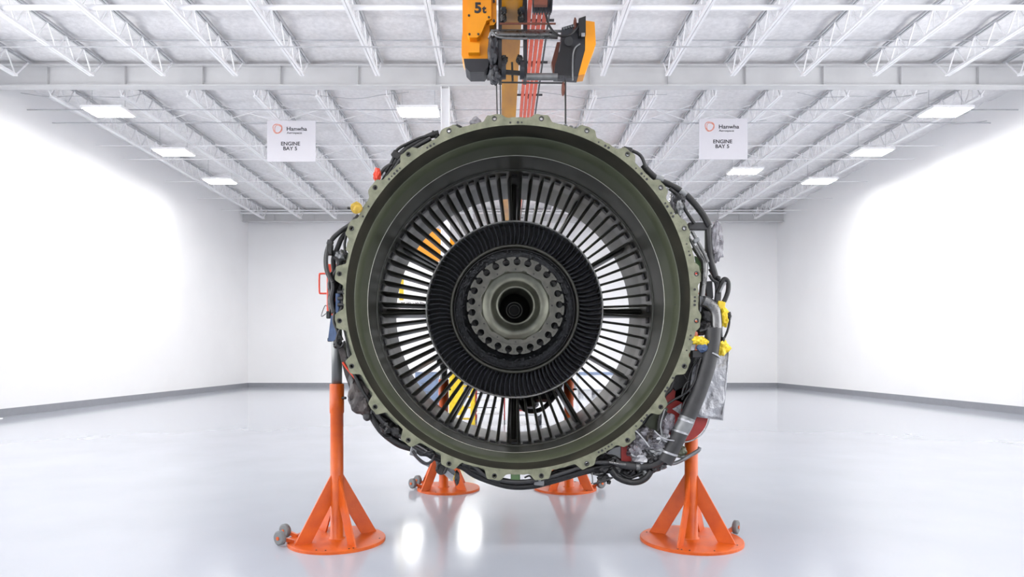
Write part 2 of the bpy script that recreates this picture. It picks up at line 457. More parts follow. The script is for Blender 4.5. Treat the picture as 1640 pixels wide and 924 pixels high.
MB().plate([[hp(*q) for q in ((742, 90), (745, 104), (752, 111), (775, 111), (781, 104), (784, 90))]], HD + .08, HD + .42).build('motor_cap', 'hoistk', t)
b = MB()
b.plate([[hp(*q) for q in ((779, 60), (779, 108), (800, 108), (802, 40), (792, 40))]], HD + .25, HD + .45)
b.blob(P(790, 84, HD), (.08, .1, .2), 3, .4); b.blob(P(793, 120, HD), (.09, .1, .13), 4, .4)
b.build('brake_unit', 'hoistk', t)
for x in (801, 841):
    b = MB(); a = P(x, -20, HD + .1); c = P(x, 128, HD + .1)
    b.box(((a.x), HD + .12, (a.z + c.z) / 2), (.05, .3, a.z - c.z)); b.build('side_plate', 'hoistk', t)
    for yy in (10, 112):
        p = P(x + (6 if x < 820 else -5), yy, HD)
        MB().tube([(p.x - .03, HD, p.z), (p.x + .03, HD, p.z)], .13, 20).build('wheel', 'hoistk', t)
b = MB(); b.tube([P(795, 56, HD), P(893, 56, HD)], .058, 16); b.build('cross_shaft', 'pipe', t)
b = MB(); b.tube([P(790, 49, HD + .1), P(795, 49, HD + .1), P(905, 50, HD + .1)], .02, 10); b.tube([P(783, 62, HD - .05), P(788, 51, HD - .05), P(800, 60, HD - .05), P(845, 62, HD - .05)], .018, 8); b.build('tie_rod', 'alu', t)
b = MB(); b.tube([P(843, 123, HD), P(893, 123, HD)], .05, 14); b.build('cross_shaft', 'alu', t)
b = MB(); b.tube([P(800, 38, HD - .1), P(890, 38, HD - .1)], .014, 8); b.build('tie_rod', 'blood', t)
b = MB(); b.tube([P(803, 132, HD), P(903, 133, HD)], .012, 8); b.build('tie_rod', 'charcoal', t)
# travel motor
b = MB(); a = P(853, 0, HD - .8); c = P(884, 0, HD - .8)
b.cyl((a.x, HD - .8, a.z), (c.x, HD - .8, a.z), .15, 20); b.build('travel_motor', 'hoistk', t)
b = MB()
for k in range(7): b.cyl((a.x + .02 + k * .035, HD - .8, a.z), (a.x + .03 + k * .035, HD - .8, a.z), .175, 20)
b.build('cooling_fins', 'hoistk', t)
b = MB(); b.box(P(866, 2, HD - 1.0), (.17, .06, .12)); b.build('terminal_box', 'blood', t)
# counter box with yellow cover
MB().plate([[hp(*q) for q in ((900, 44), (920, 38), (937, 33), (937, 80), (926, 122), (888, 120), (889, 104), (898, 75))]], HD, HD + .22).build('drive_box', 'hoistk', t)
MB().plate([[hp(*q) for q in ((937, 34), (952, 36), (954, 72), (936, 120), (926, 121), (937, 80))]], HD - .02, HD + .22).build('box_cover', 'hoisty', t)
MB().plate([[hp(*q) for q in ((888, 118), (884, 95), (893, 62), (898, 62), (896, 80), (890, 100))]], HD + .1, HD + .2).build('rope_guide', 'blood', t)
b = MB()
for k in range(14):
    p = P(893 + k * 2.2, 96, HD - .012); b.bar(p + Vector((.03, 0, .22)), p + Vector((-.04, 0, -.26)), .008)
b.build('vent_slats', 'charcoal', t, kind='stuff')
b = MB()
for k in range(5):
    q = P(903 + k * 4, 46 - k, HD - .01); b.box(q, (.022, .03, .03))
b.build('terminal_strip', 'alu', t, kind='stuff')
MB().tube([P(911, 66, HD - .06), P(911, 66, HD)], .06, 20).build('limit_dial', 'charcoal', t)
MB().plate([[hp(*q) for q in ((926, 34), (937, 30), (937, 60), (926, 62))]], HD - .08, HD).build('relay_box', 'black', t)
MB().box(P(934, 56, HD - .09), (.05, .02, .05)).build('label_plate', 'foil', t)
for k, (px_, py_) in enumerate(((806, 18), (834, 18), (806, 30), (835, 30), (808, 96), (832, 96))):
    MB().blob(P(px_, py_, HD - .02), (.045, .06, .06), 120 + k, .4).build('guide_roller', 'black', t)
MB().bar(P(803, 115, HD - .05), P(840, 118, HD - .05), .03, .06).build('end_stop', 'black', t)
MB().bar(P(820, 100, HD - .04), P(821, 130, HD - .04), .03).build('end_stop', 'black', t)
b = MB(); b.tube([P(917, 129, HD - .03), P(917, 95, HD - .03), P(920, 78, HD - .03), P(929, 70, HD - .03)], .012, 8); b.build('conduit', 'alu', t)
b = MB(); b.tube([P(874, 22, HD - .1), P(879, 40, HD - .1), P(890, 54, HD - .1), P(902, 58, HD - .1), P(915, 54, HD - .1), P(928, 40, HD - .05)], .016, 8); b.build('cable', 'black', t)
b = MB(); b.blob(P(921, 39, HD), (.025, .03, .1), 5, .3); b.blob(P(902, 142, HD), (.025, .03, .1), 5, .3); b.build('guide_pin', 'blood', t)
b = MB(); b.tube([P(905.5, 128, HD), P(906, 260, HD)], .013, 8); b.build('pendant_cable', 'black', t)
b = MB(); b.tube([P(795, 125, HD), P(798, 260, HD)], .009, 6); b.tube([P(801, 125, HD), P(803, 260, HD)], .009, 6); b.build('hoist_chain', 'charcoal', t)

# ------------------------------------------------------------------ jack stands
def stand(px, py, R, rot, label, inner, top, head, wheel_az, wheels=2, bdx=0.0):
    d = EYE * 1060 / (py - 570); X = (px - 803) / 1060 * d
    o = Vector((X, d, 0))
    t = thing('jack_stand', label, 'jack stand', o, 'orange jack stands holding the engine')
    MB().latheZ([(0, R), (.022, R), (.026, R - .004)], (X + bdx, d, 0), 64, False).build('base_plate', 'orange', t)
    zs = inner
    MB().latheZ([(.02, .072), (.032, .072), (.034, .057), (zs - .26, .057), (zs - .25, .063), (zs, .063), (zs + .004, .05)], (X, d, 0), 32).build('outer_tube', 'orange', t)
    MB().latheZ([(zs - .1, .046), (top, .046)], (X, d, 0), 28).build('inner_tube', 'greypost', t)
    MB().tube([(X + .055, d - .03, zs - .12), (X + .09, d - .05, zs - .12)], .012, 8).build('clamp_screw', 'charcoal', t)
    for k in range(4):
        a = rot + k * PI / 2; u = Vector((math.cos(a), math.sin(a), 0)); n = Vector((-u.y, u.x, 0)) * .007
        q = [o + u * .235 + Vector((0, 0, .026)), o + u * .385 + Vector((0, 0, .026)), o + u * .05 + Vector((0, 0, .60)), o + u * .05 + Vector((0, 0, .34))]
        MB().add([p + n for p in q] + [p - n for p in q], [(0, 1, 2, 3), (7, 6, 5, 4), (0, 4, 5, 1), (1, 5, 6, 2), (2, 6, 7, 3), (3, 7, 4, 0)]).build('gusset', 'orange', t)
    for k in range(wheels):
        a = wheel_az + (k - (wheels - 1) / 2) * .5
        u = Vector((math.cos(a), math.sin(a), 0)); n = Vector((-u.y, u.x, 0))
        ax = Vector((math.cos(wheel_az), math.sin(wheel_az), 0))
        c = o + Vector((bdx, 0, 0)) + u * (R + .055) + Vector((0, 0, .075))
        br = MB().bar(o + Vector((bdx, 0, .03)) + u * (R - .06), c + ax * .0, .03, .03)
        br.build('wheel_arm', 'orange', t)
        ry = (ax * .8 + Vector((-.35 if ax.x > 0 else .35, -.6, 0))).normalized()
        wh = MB().tube([c - ry * .022, c - ry * .016, c + ry * .016, c + ry * .022], [.05, .062, .062, .05], 24, smooth=1).build('wheel', 'rubber', t)
        MB().cyl(c - ry * .03, c + ry * .03, .016, 12).build('axle', 'orange', wh)
    b = MB(); rnd = random.Random(int(px))
    for k in range(6):
        a = rnd.uniform(0, 2 * PI); q = o + Vector((bdx + R * .9 * math.cos(a), R * .9 * math.sin(a), .026)); b.cyl(q, q + Vector((0, 0, .004)), .007, 8)
    b.build('hole_plug', 'charcoal', t, kind='stuff')
    # saddle head
    if head:
        MB().cbox((X - .02 * 0 - .03, d, 2.22), (.10, .10, .46), .008).build('head_sleeve', 'redor', t)
        s = -1 if X < 0 else 1
        hx = X - .03 + s * .05
        MB().tube([(hx, d, 2.37), (hx + s * .06, d, 2.37), (hx + s * .075, d, 2.355), (hx + s * .075, d, 2.21), (hx + s * .06, d, 2.195), (hx, d, 2.195)], .008, 8, smooth=3).build('handle', 'redor', t)
        MB().tube([(hx, d - .03, 2.02), (hx + s * .05, d - .03, 1.99), (hx + s * .02, d - .03, 2.08), (hx, d - .03, 2.08)], .004, 6).build('pin_wire', 'pipe', t)
        MB().tube([(X, d, 2.10), (.1375 - s * -1.41, d, 2.128)], .04, 16).build('trunnion', 'charcoal', t)
    else:
        MB().latheZ([(top, .08), (top + .03, .08)], (X, d, 0), 24, False).build('saddle', 'greypost', t)
    return t
stand(539.5, 866, .425, math.radians(38), 'orange round-based jack stand at the front left with grey upper tube', 1.39, 2.05, True, math.radians(188))
stand(1107, 866, .445, math.radians(57), 'orange round-based jack stand at the front right', 1.95, 2.05, True, math.radians(22), 1)
stand(710.5, 783, .385, math.radians(230), 'orange jack stand at the rear left, seen under the engine', 1.35, 1.52, False, math.radians(170), 2, .06)
stand(911, 782.5, .385, math.radians(225), 'orange jack stand at the rear right, seen under the engine', 1.35, 1.52, False, math.radians(-5), 1, -.045)

# ------------------------------------------------------------------ the jet engine
EX, EZ = .1375, 2.128
C = (EX, EZ)
E = thing('jet_engine', 'huge turbofan engine with pale green scalloped flange, fan removed, facing the camera', 'engine', (EX, 5.5, EZ - 1.54))
def ang(deg): return math.radians(deg)
def polar(deg, r, y): return Vector((EX + r * math.sin(ang(deg)), y, EZ + r * math.cos(ang(deg))))

# front flange outline
def flange_r(dg):
    dg %= 360
    base = 1.463
    if 62 < dg < 112: base = 1.500
    elif dg > 352 or dg < 8: base = 1.495
    elif 170 < dg < 190: base = 1.474
    elif 135 < dg < 160: base = 1.478
    elif 285 < dg < 352: base = 1.486
    elif 8 < dg < 62: base = 1.480
    elif 190 < dg < 285: base = 1.452
    k = round((dg - 7.5) / 15) * 15 + 7.5
    off = abs(dg - k)
    top = 1.530
    if off < 1.9: lobe = 1
    elif off < 3.9: u = 1 - (off - 1.9) / 2.0; lobe = u * u * (3 - 2 * u)
    else: lobe = 0
    return base + (top - base) * lobe + .002 * math.sin(dg * 2.3)
outer = [(EX + flange_r(a / 2) * math.sin(ang(a / 2)), EZ + flange_r(a / 2) * math.cos(ang(a / 2))) for a in range(720)]
inner = [(EX + 1.432 * math.sin(ang(a * 2)), EZ + 1.432 * math.cos(ang(a * 2))) for a in range(180)]
holes = []
for k in range(24):
    h = polar(7.5 + 15 * k, 1.497, 0)
    holes.append([(h.x + .0135 * math.cos(i * PI / 5), h.z + .0135 * math.sin(i * PI / 5)) for i in range(10)])
MB().plate([outer, inner] + holes, 5.5, 5.522).build('front_flange', 'zinc', E)
b = MB()
for k in range(24):
    h = polar(7.5 + 15 * k, 1.497, 5.5)
    b.lathe([(5.497, .0135), (5.497, .021), (5.503, .021)], (h.x, h.z), 14)
b.build('bushing', 'charcoal', E, kind='stuff')
b = MB(); rnd = random.Random(3)
for k in range(24):
    a0 = 15 * k
    nn = 5 if (k in (20, 21, 22, 2, 3, 5, 6, 7, 8, 9, 10) or rnd.random() < .3) else 0
    for i in range(nn):
        p = polar(a0 + (i - 2) * 1.25, 1.452 if not 62 < a0 < 112 else 1.47, 5.497)
        if rnd.random() < .85: b.cyl(p, p + Vector((0, .01, 0)), rnd.choice((.007, .009, .011)), 8)
b.build('flange_bolt', 'charcoal', E, kind='stuff')
# shells
MB().lathe([(5.522, 1.440), (5.56, 1.440), (5.56, 1.475), (5.60, 1.475), (5.60, 1.440), (5.95, 1.440), (5.95, 1.47), (5.98, 1.47), (5.98, 1.44), (6.6, 1.44), (6.6, 1.475), (6.64, 1.475), (6.64, 1.44), (7.3, 1.44), (7.3, 1.47), (7.33, 1.47), (7.33, 1.44), (8.0, 1.43), (8.0, 1.41)], C, 128, smooth=False).build('fan_case', 'case', E)
MB().lathe([(5.5, 1.432), (5.505, 1.430), (5.74, 1.414)], C, 160).build('rub_strip', 'rub', E)
MB().lathe([(5.74, 1.414), (5.742, 1.409), (5.95, 1.402), (6.225, 1.398)], C, 160).build('acoustic_liner', 'liner', E)
MB().lathe([(6.222, 1.399), (6.222, 1.3935), (6.2285, 1.3935), (6.2285, 1.399)], C, 160).build('liner_edge', 'edge', E)
MB().lathe([(6.228, 1.398), (6.5, 1.398), (6.70, 1.402)], C, 160).build('rear_liner', 'duct', E)
MB().lathe([(6.70, 1.402), (6.702, 1.392), (6.76, 1.392), (6.762, 1.402), (7.3, 1.405), (8.0, 1.408)], C, 160).build('exit_duct', 'duct', E)
# exit guide vanes: shared mesh
NV = 76
def vane_mesh():
    secs = []
    for (r, dl) in ((.93, .020), (1.15, .024), (1.408, .029)):
        ring = []
        n = 9
        up = []; lo = []
        for i in range(n):
            u = i / (n - 1)
            y = 6.975 + .32 * u
            l = dl * (1 - u) ** 1.6 - dl * .3
            th = (.011 * (math.sin(PI * u ** .6)) ** .7 if 0 < u < 1 else .0) + .002
            up.append((y, l + th)); lo.append((y, l - th))
        ring = up + lo[::-1]
        secs.append([Vector((l, y - 5.5, r)) for y, l in ring])
    me = bpy.data.meshes.new('guide_vane'); m = len(secs[0])
    vs = [v for s in secs for v in s]
    fs = [(i * m + k, i * m + (k + 1) % m, (i + 1) * m + (k + 1) % m, (i + 1) * m + k) for i in range(2) for k in range(m)]
    me.from_pydata(vs, [], fs); me.polygons.foreach_set('use_smooth', [True] * len(fs))
    me.materials.append(M['vane']); me.update()
    return me
def ring_of(name, me, n, zoff=1.54, phase=0.0, skip=()):
    for k in range(n):
        if k in skip: continue
        o = bpy.data.objects.new(name, me); COL.objects.link(o); o.parent = E
        o.location = (0, 0, zoff); o.rotation_euler = (0, 2 * PI * (k + phase) / n, 0)
ring_of('guide_vane', vane_mesh(), NV, phase=.5)
b = MB()
for k in range(NV):
    a = (k + 1.0) * 360 / NV
    R = Matrix.Rotation(ang(a), 3, 'Y')
    b.box(Vector((EX, 6.94, EZ)) + R @ Vector((0, 0, 1.396)), (.06, .09, .014), R)
b.build('vane_platform', 'dark', E, kind='stuff')
# struts behind the vanes
for k in range(12):
    th = .055 if k % 3 == 0 else .026
    secs = []
    for r in (.88, 1.407):
        pr = []
        for i in range(14):
            a = 2 * PI * i / 14; pr.append(Vector((th * math.sin(a), 7.55 - 5.5 + .26 * math.cos(a), r)))
        secs += pr
    R = Matrix.Rotation(ang(30 * k), 3, 'Y')
    MB().add([Vector((EX, 5.5, EZ)) + R @ v for v in secs], [(i, (i + 1) % 14, 14 + (i + 1) % 14, 14 + i) for i in range(14)], True).build('strut', 'vane', E)
# core: splitter, case, rear
MB().lathe([(7.2, .905), (6.96, .914), (6.93, .916), (6.92, .924), (6.93, .932), (6.97, .936), (7.3, .935)], C, 160).build('splitter_lip', 'lip', E)
MB().lathe([(6.97, .934), (7.5, .93), (8.0, .88), (8.45, .72), (8.75, .62), (8.75, .50), (9.3, .42), (9.3, 0.0)], C, 96).build('core_cowl', 'case', E)
# inlet stator blades
def blade_mesh():
    secs = []
    for (r, sw) in ((.66, 0.0), (.72, .012), (.79, .016), (.86, .010), (.915, 0.0)):
        up = []; lo = []
        for i in range(7):
            u = i / 6
            y = 6.90 + .14 * u; l = -.017 * (1 - u) ** 1.5 + sw * 1.3
            th = .004 * math.sin(PI * u ** .7) + .0012
            up.append((y, l + th)); lo.append((y, l - th))
        secs.append([Vector((l, y - 5.5, r)) for y, l in up + lo[::-1]])
    me = bpy.data.meshes.new('inlet_blade'); m = len(secs[0])
    me.from_pydata([v for s in secs for v in s], [], [(i * m + k, i * m + (k + 1) % m, (i + 1) * m + (k + 1) % m, (i + 1) * m + k) for i in range(4) for k in range(m)])
    me.polygons.foreach_set('use_smooth', [True] * len(me.polygons)); me.materials.append(M['blade']); me.update()
    return me
ring_of('inlet_blade', blade_mesh(), 104)
MB().lathe([(7.08, .92), (7.09, .66)], C, 96).build('inlet_back_wall', 'dark', E)
MB().lathe([(7.08, .672), (6.86, .672), (6.84, .668), (6.838, .655), (6.838, .642), (6.86, .634), (6.93, .63)], C, 128).build('inner_ring', 'hub', E)
MB().lathe([(6.885, .632), (6.87, .628), (6.87, .615), (6.9, .612)], C, 128).build('inner_seal_ring', 'charcoal', E)
MB().lathe([(6.9, .632), (6.92, .60), (6.87, .585), (6.92, .56), (6.90, .53), (6.80, .50), (6.78, .47), (6.64, .47), (6.62, .44), (6.5, .41), (6.5, .28)], C, 96).build('bearing_support', 'grime', E)
b = MB(); rnd = random.Random(11)
for k in range(64):
    p = polar(k * 5.625 + rnd.uniform(-1, 1), rnd.choice((.60, .60, .55, .52)), 6.86)
    b.lathe([(p.y, 0), (p.y, .010), (p.y + .05, .010)], (p.x, p.z), 6, smooth=False)
for k in range(70):
    p = polar(rnd.uniform(0, 360), rnd.uniform(.50, .60), 6.87)
    R = Matrix.Rotation(rnd.uniform(0, 3), 3, 'Y')
    b.box(p, (rnd.uniform(.012, .05), .03, rnd.uniform(.008, .02)), R)
b.build('support_bolts', 'grime', E, kind='stuff')
# slotted disk
loop = []
NS = 25; rim = .474
for k in range(NS):
    a0 = 360 / NS * k + 2.0
    hc = .426; hr = .034; nk = .013
    def pt(r, da): return (EX + r * math.sin(ang(a0 + da)), EZ + r * math.cos(ang(a0 + da)))
    half = math.degrees(math.asin(nk / rim))
    loop.append(pt(rim - .004, -half))
    c0 = Vector(pt(hc, 0)); er = Vector((math.sin(ang(a0)), math.cos(ang(a0)))); et = Vector((er.y, -er.x))
    for i in range(13):
        aa = ang(-155 + 180 + 0) if False else ang(205 + (i / 12) * 310 - 0)
        # sweep from just left of the neck round the bottom to the right of the neck
        th = ang(-25 - 310 * i / 12)
        q = c0 + er * (hr * math.cos(th)) + et * (hr * math.sin(th))
        loop.append((q.x, q.y))
    loop.append(pt(rim - .004, half))
    w2 = 360 / NS - half
    for da in (half + .6, half + 3, 360 / NS / 2, w2 - 3, w2 - .6): loop.append(pt(rim if da > half + .7 and da < w2 - .7 else rim - .001, da))
inn = [(EX + .345 * math.sin(ang(-a * 5)), EZ + .345 * math.cos(ang(-a * 5))) for a in range(72)]
MB().plate([loop, inn], 6.43, 6.50).build('slotted_disk', 'hub', E)
MB().lathe([(6.62, .468), (6.58, .468), (6.58, .3)], C, 96, smooth=False).build('disk_backing', 'black', E)  # black sheet puts the deep shade of the slots into the colour
MB().lathe([(6.42, .352), (6.42, .338), (6.445, .334), (6.452, .315), (6.470, .29), (6.476, .262), (6.466, .235), (6.435, .213), (6.405, .198), (6.385, .184), (6.387, .172), (6.40, .166), (6.9, .160)], C, 128).build('shaft_dish', 'dish', E)
sl = [(EX + .372 * math.sin(ang(a * 3)), EZ + .372 * math.cos(ang(a * 3))) for a in range(120)]
si = []
for a in range(240):
    dg = a * 1.5; q = (dg % 30) - 15
    r = .330 + (.016 if abs(q) < 3.2 else 0) + (.004 * math.cos(ang(q * 12)) if abs(q) >= 3.2 else 0)
    si.append((EX + r * math.sin(ang(-dg)), EZ + r * math.cos(ang(-dg))))
MB().plate([sl, si], 6.412, 6.43).build('retaining_ring', 'hub', E)
b = MB()
for k in range(12):
    p = polar(30 * k, .352, 6.404); b.cyl(p, p + Vector((0, .01, 0)), .0085, 6)
for k in range(25):
    p = polar(360 / 25 * (k + .5) + 2, .450, 6.424); b.cyl(p, p + Vector((0, .01, 0)), .005, 6)
b.build('ring_bolt', 'dark', E, kind='stuff')
MB().lathe([(6.9, .162), (7.1, .15), (7.1, 0)], C, 48).build('bore', 'dark', E)
MB().lathe([(7.09, .088), (7.07, .088), (7.07, .08), (7.09, .08)], C, 48).build('bore_ring', 'lip', E)
MB().lathe([(7.09, .058), (7.08, .058), (7.08, .053), (7.09, .053)], C, 48).build('bore_ring', 'lip', E)
# gearbox under the core and rear mount ring resting on the rear stands
gb = MB(); gb.cbox((.45, 8.35, 1.20), (.42, .5, .26), .04); gb.blob((.62, 8.2, 1.28), (.13, .15, .12), 8, .2); gb.blob((.3, 8.2, 1.05), (.16, .15, .08), 9, .2)
gb.tube([(.2, 8.1, 1.1), (.3, 8.0, .98), (.5, 8.05, 1.0), (.7, 8.1, 1.2)], .03, 8); gb.build('gearbox', 'black', E)
MB().lathe([(8.05, .86), (8.05, .90), (8.3, .88), (8.3, .80)], C, 96, smooth=False).build('rear_mount_ring', 'charcoal', E)
for sx in (-.722, .838):
    MB().box((sx, 8.18, 1.60), (.14, .12, .12)).build('mount_foot', 'charcoal', E)
    MB().bar((sx, 8.18, 1.60), (EX + (sx - EX) * .9, 8.18, 1.78), .1).build('mount_link', 'charcoal', E)

# ---- outside dressing: cables, hoses, brackets
def cable(pts, r, m='black', name='cable', d=None, n=10, rib=0.0, **kw):
    q = [P(p[0], p[1], (p[2] if len(p) > 2 else d)) for p in pts]
    return MB().tube(q, r, n, rib=rib).build(name, m, E, **kw)
def pbox(x0, y0, x1, y1, d, dep, m, name, rot=0.0, b=.006, **kw):
    a = P(x0, y0, d); c = P(x1, y1, d)
    R = Matrix.Rotation(ang(rot), 3, 'Y')
    return MB().cbox(((a.x + c.x) / 2, d + dep / 2, (a.z + c.z) / 2), (abs(c.x - a.x), dep, abs(a.z - c.z)), b, R).build(name, m, E, **kw)
# top left run
cable([(703, 213), (690, 217), (672, 226), (655, 236), (640, 250), (628, 268), (618, 285), (606, 303), (594, 322), (580, 342)], .026, d=5.62)
cable([(690, 222), (665, 236), (645, 252), (634, 268), (620, 292), (600, 322), (588, 336)], .018, d=5.56)
cable([(697, 216), (676, 220), (655, 229), (636, 240), (628, 258), (617, 276)], .013, d=5.6)
cable([(628, 262), (616, 270), (606, 284), (600, 300), (592, 322)], .016, 'charcoal', d=5.6)
pbox(627, 242, 642, 253, 5.58, .05, 'black', 'clamp', 35)
pbox(640, 238, 662, 262, 5.6, .03, 'alu', 'bracket', -40)
pbox(690, 210, 702, 219, 5.6, .05, 'black', 'clamp', 25)
MB().blob(P(604, 281, 5.56), (.028, .03, .06), 2, .5).build('warning_ribbon', 'redor', E, label='red-orange ribbon')
MB().tube([P(571, 333, 5.47), P(571, 333, 5.53)], .048, 12).build('protective_cap', 'gold', E, label='ochre protective cap')
MB().blob(P(571, 333, 5.49), (.05, .03, .05), 6, .2, 2).build('cap_tape', 'gold', E)
cable([(557, 333), (565, 334)], .012, d=5.52)
# upper-left to side loops
cable([(575, 345), (563, 358), (546, 370), (533, 382), (526, 395), (522, 412), (523, 432), (530, 450), (533, 470), (531, 492)], .020, d=5.58)
cable([(570, 350), (560, 366), (548, 380), (541, 396), (534, 415), (536, 440), (541, 470), (540, 500)], .022, d=5.62)
cable([(563, 358), (556, 372), (552, 390), (553, 404)], .012, d=5.56)
cable([(524, 404), (523, 420), (526, 438), (533, 452)], .012, d=5.5)
cable([(534, 412), (541, 418), (540, 430), (535, 440)], .014, d=5.52)
cable([(524, 438), (530, 444), (533, 460), (530, 480), (534, 500)], .016, 'charcoal', d=5.54)
pbox(522, 390, 531, 408, 5.54, .06, 'black', 'connector', 5)
pbox(523, 384, 532, 392, 5.56, .05, 'charcoal', 'clamp', 20)
pbox(531, 402, 556, 412, 5.6, .03, 'charcoal', 'bracket', 8)
MB().blob(P(546, 412, 5.62), (.05, .06, .06), 9, .4).build('bracket_cover', 'alu', E)
MB().blob(P(533, 455, 5.6), (.04, .06, .10), 12, .4).build('harness_bundle', 'black', E)
MB().blob(P(531, 480, 5.62), (.03, .05, .10), 14, .4).build('harness_bundle', 'brown', E)
cable([(541, 470), (547, 476), (549, 488), (545, 500), (540, 512)], .022, d=5.56)
for py in (468, 478, 488): MB().tube([P(541, py, 5.53), P(549, py, 5.53)], .014, 10).build('connector', 'charcoal', E)
MB().tube([P(541, 470, 5.54), P(541, 497, 5.56), P(538, 540, 5.58)], .02, 8).build('strap', 'blue', E)
MB().plate([[(lambda p: (p.x, p.z))(P(*q, 5.56)) for q in ((530, 505), (537, 505), (539, 548), (529, 546), (525, 546))]], 5.56, 5.575).build('strap', 'blue', E)
cable([(536, 500), (535, 515), (541, 530), (548, 545)], .014, d=5.55)
cable([(548, 520), (540, 538), (539, 552), (546, 556), (552, 546)], .009, d=5.52)
MB().blob(P(541, 551, 5.55), (.035, .03, .035), 21, .5).build('connector', 'black', E)
pbox(522, 498, 529, 510, 5.6, .04, 'black', 'clamp')
pbox(524, 541, 531, 547, 5.6, .04, 'black', 'clamp')
# left lower shroud
def sheet(pts, d, m, name, dep=.04, **kw):
    return MB().plate([[(P(x, y, d).x, P(x, y, d).z) for x, y in pts]], d, d + dep).build(name, m, E, **kw)
sheet([(541, 556), (549, 548), (560, 590), (575, 620), (592, 652), (598, 664), (585, 658), (566, 640), (560, 622), (552, 600)], 5.60, 'brown', 'heat_shield', .10)
MB().blob(P(574, 634, 5.6), (.085, .08, .13), 31, .35, 3, 1.6).build('fabric_cover', 'brown', E)
MB().blob(P(584, 650, 5.58), (.08, .07, .08), 33, .35, 3, 1.6).build('fabric_cover', 'brown', E)
MB().blob(P(568, 612, 5.62), (.05, .06, .10), 35, .35, 3, 1.6).build('fabric_cover', 'charcoal', E)
cable([(549, 580), (556, 590), (566, 602), (574, 612)], .010, 'redor', d=5.55, label='rust-red tube')
cable([(554, 572), (566, 596), (577, 620), (590, 642), (600, 660), (612, 676)], .016, 'black', d=5.54)
cable([(577, 604), (585, 612), (592, 626), (600, 644), (603, 655)], .02, 'black', d=5.58)
MB().blob(P(588, 667, 5.56), (.036, .04, .038), 40, .12).build('sensor', 'charcoal', E)
pbox(581, 655, 596, 662, 5.55, .05, 'alu', 'bracket', 8)
# lower left big hose
cable([(594, 662), (602, 676), (612, 690), (626, 702), (640, 711), (655, 716), (664, 718)], [.034], 'black', 'hose', d=5.60)
cable([(600, 655), (610, 672), (624, 684), (640, 697), (654, 707), (668, 718), (690, 728)], .017, 'charcoal', d=5.54)
cable([(598, 672), (602, 684), (607, 692), (613, 696)], .005, 'black', 'wire', d=5.52)
cable([(613, 697), (618, 700), (628, 700)], .01, 'black', d=5.56)
MB().blob(P(620, 684, 5.58), (.06, .08, .05), 41, .4).build('actuator', 'black', E)
MB().blob(P(637, 690, 5.60), (.06, .08, .06), 42, .4).build('actuator', 'black', E)
cable([(608, 668), (622, 676), (640, 690), (650, 702)], .028, 'black', d=5.60)
cable([(643, 700), (655, 708), (668, 713), (684, 722)], .010, 'pipe', 'tube', d=5.52)
pbox(657, 713, 668, 730, 5.55, .06, 'alu', 'bracket', 12)
cable([(661, 722), (670, 734), (682, 742), (692, 738), (696, 728)], .012, 'charcoal', d=5.55)
cable([(663, 728), (675, 740), (688, 746)], .012, 'alu', 'tube', d=5.58)
MB().blob(P(684, 722, 5.6), (.09, .08, .045), 43, .4).build('valve', 'black', E)
cable([(667, 716), (690, 724), (712, 734), (726, 746)], .026, 'black', d=5.60)
sheet([(697, 735), (706, 735), (730, 756), (724, 768), (700, 752)], 5.62, 'alu', 'mount_plate', .02)
sheet([(700, 750), (712, 750), (728, 762), (724, 771)], 5.60, 'foil', 'data_plate', .01)
MB().tube([P(707, 751, 5.55), P(707, 751, 5.60)], .05, 16).build('pulley', 'black', E)
cable([(700, 752), (702, 744), (710, 741), (715, 748), (712, 757)], .012, 'black', d=5.54)
MB().blob(P(732, 765, 5.6), (.02, .03, .06), 45, .3).build('connector', 'black', E)
cable([(731, 758), (727, 768)], .012, 'gold', d=5.6)
# bundles filling the scallops
for a0, a1, rr, m in ((196, 262, 1.485, 'black'), (205, 250, 1.515, 'charcoal'), (262, 282, 1.50, 'black'), (118, 150, 1.49, 'black')):
    MB().tube([polar(a0 + (a1 - a0) * i / 12, rr + .012 * math.sin(i * 2.1), 5.60 + .02 * math.cos(i)) for i in range(13)], .026, 8, smooth=3).build('harness', m, E)
sheet([(1016, 694), (1040, 664), (1058, 645), (1070, 655), (1056, 690), (1036, 705)], 5.66, 'case', 'gearbox_housing', .06)
# bottom harness
bh = [(725, 742), (742, 748), (760, 760), (785, 770), (810, 777), (832, 779), (856, 777), (880, 771), (905, 764), (935, 755), (960, 750)]
cable(bh, .030, 'black', 'harness', d=5.60)
cable([(x, y - 7) for x, y in bh[:9]], .022, 'black', 'harness', d=5.58)
cable([(740, 744), (750, 742), (762, 748), (775, 760), (795, 768), (830, 772), (862, 768)], .018, 'charcoal', 'harness', d=5.53)
cable([(752, 752), (770, 757), (785, 766), (800, 773)], .012, 'black', 'harness', d=5.56)
cable([(726, 738), (745, 738), (768, 748), (782, 756), (795, 762)], .020, 'black', 'harness', d=5.60)
cable([(840, 765), (848, 762), (853, 768), (850, 772)], .008, 'black', 'wire', d=5.52)
pbox(818, 758, 833, 771, 5.55, .05, 'green', 'drain_block')
pbox(856, 760, 872, 778, 5.55, .06, 'alu', 'bracket', 5)
cable([(866, 768), (900, 758), (930, 748), (950, 741), (976, 741)], .016, 'charcoal', 'tube', d=5.52)
cable([(862, 772), (900, 764), (940, 752), (985, 745), (1010, 744)], .028, 'black', 'hose', d=5.58)
cable([(880, 760), (905, 748), (930, 744)], .02, 'black', d=5.60)
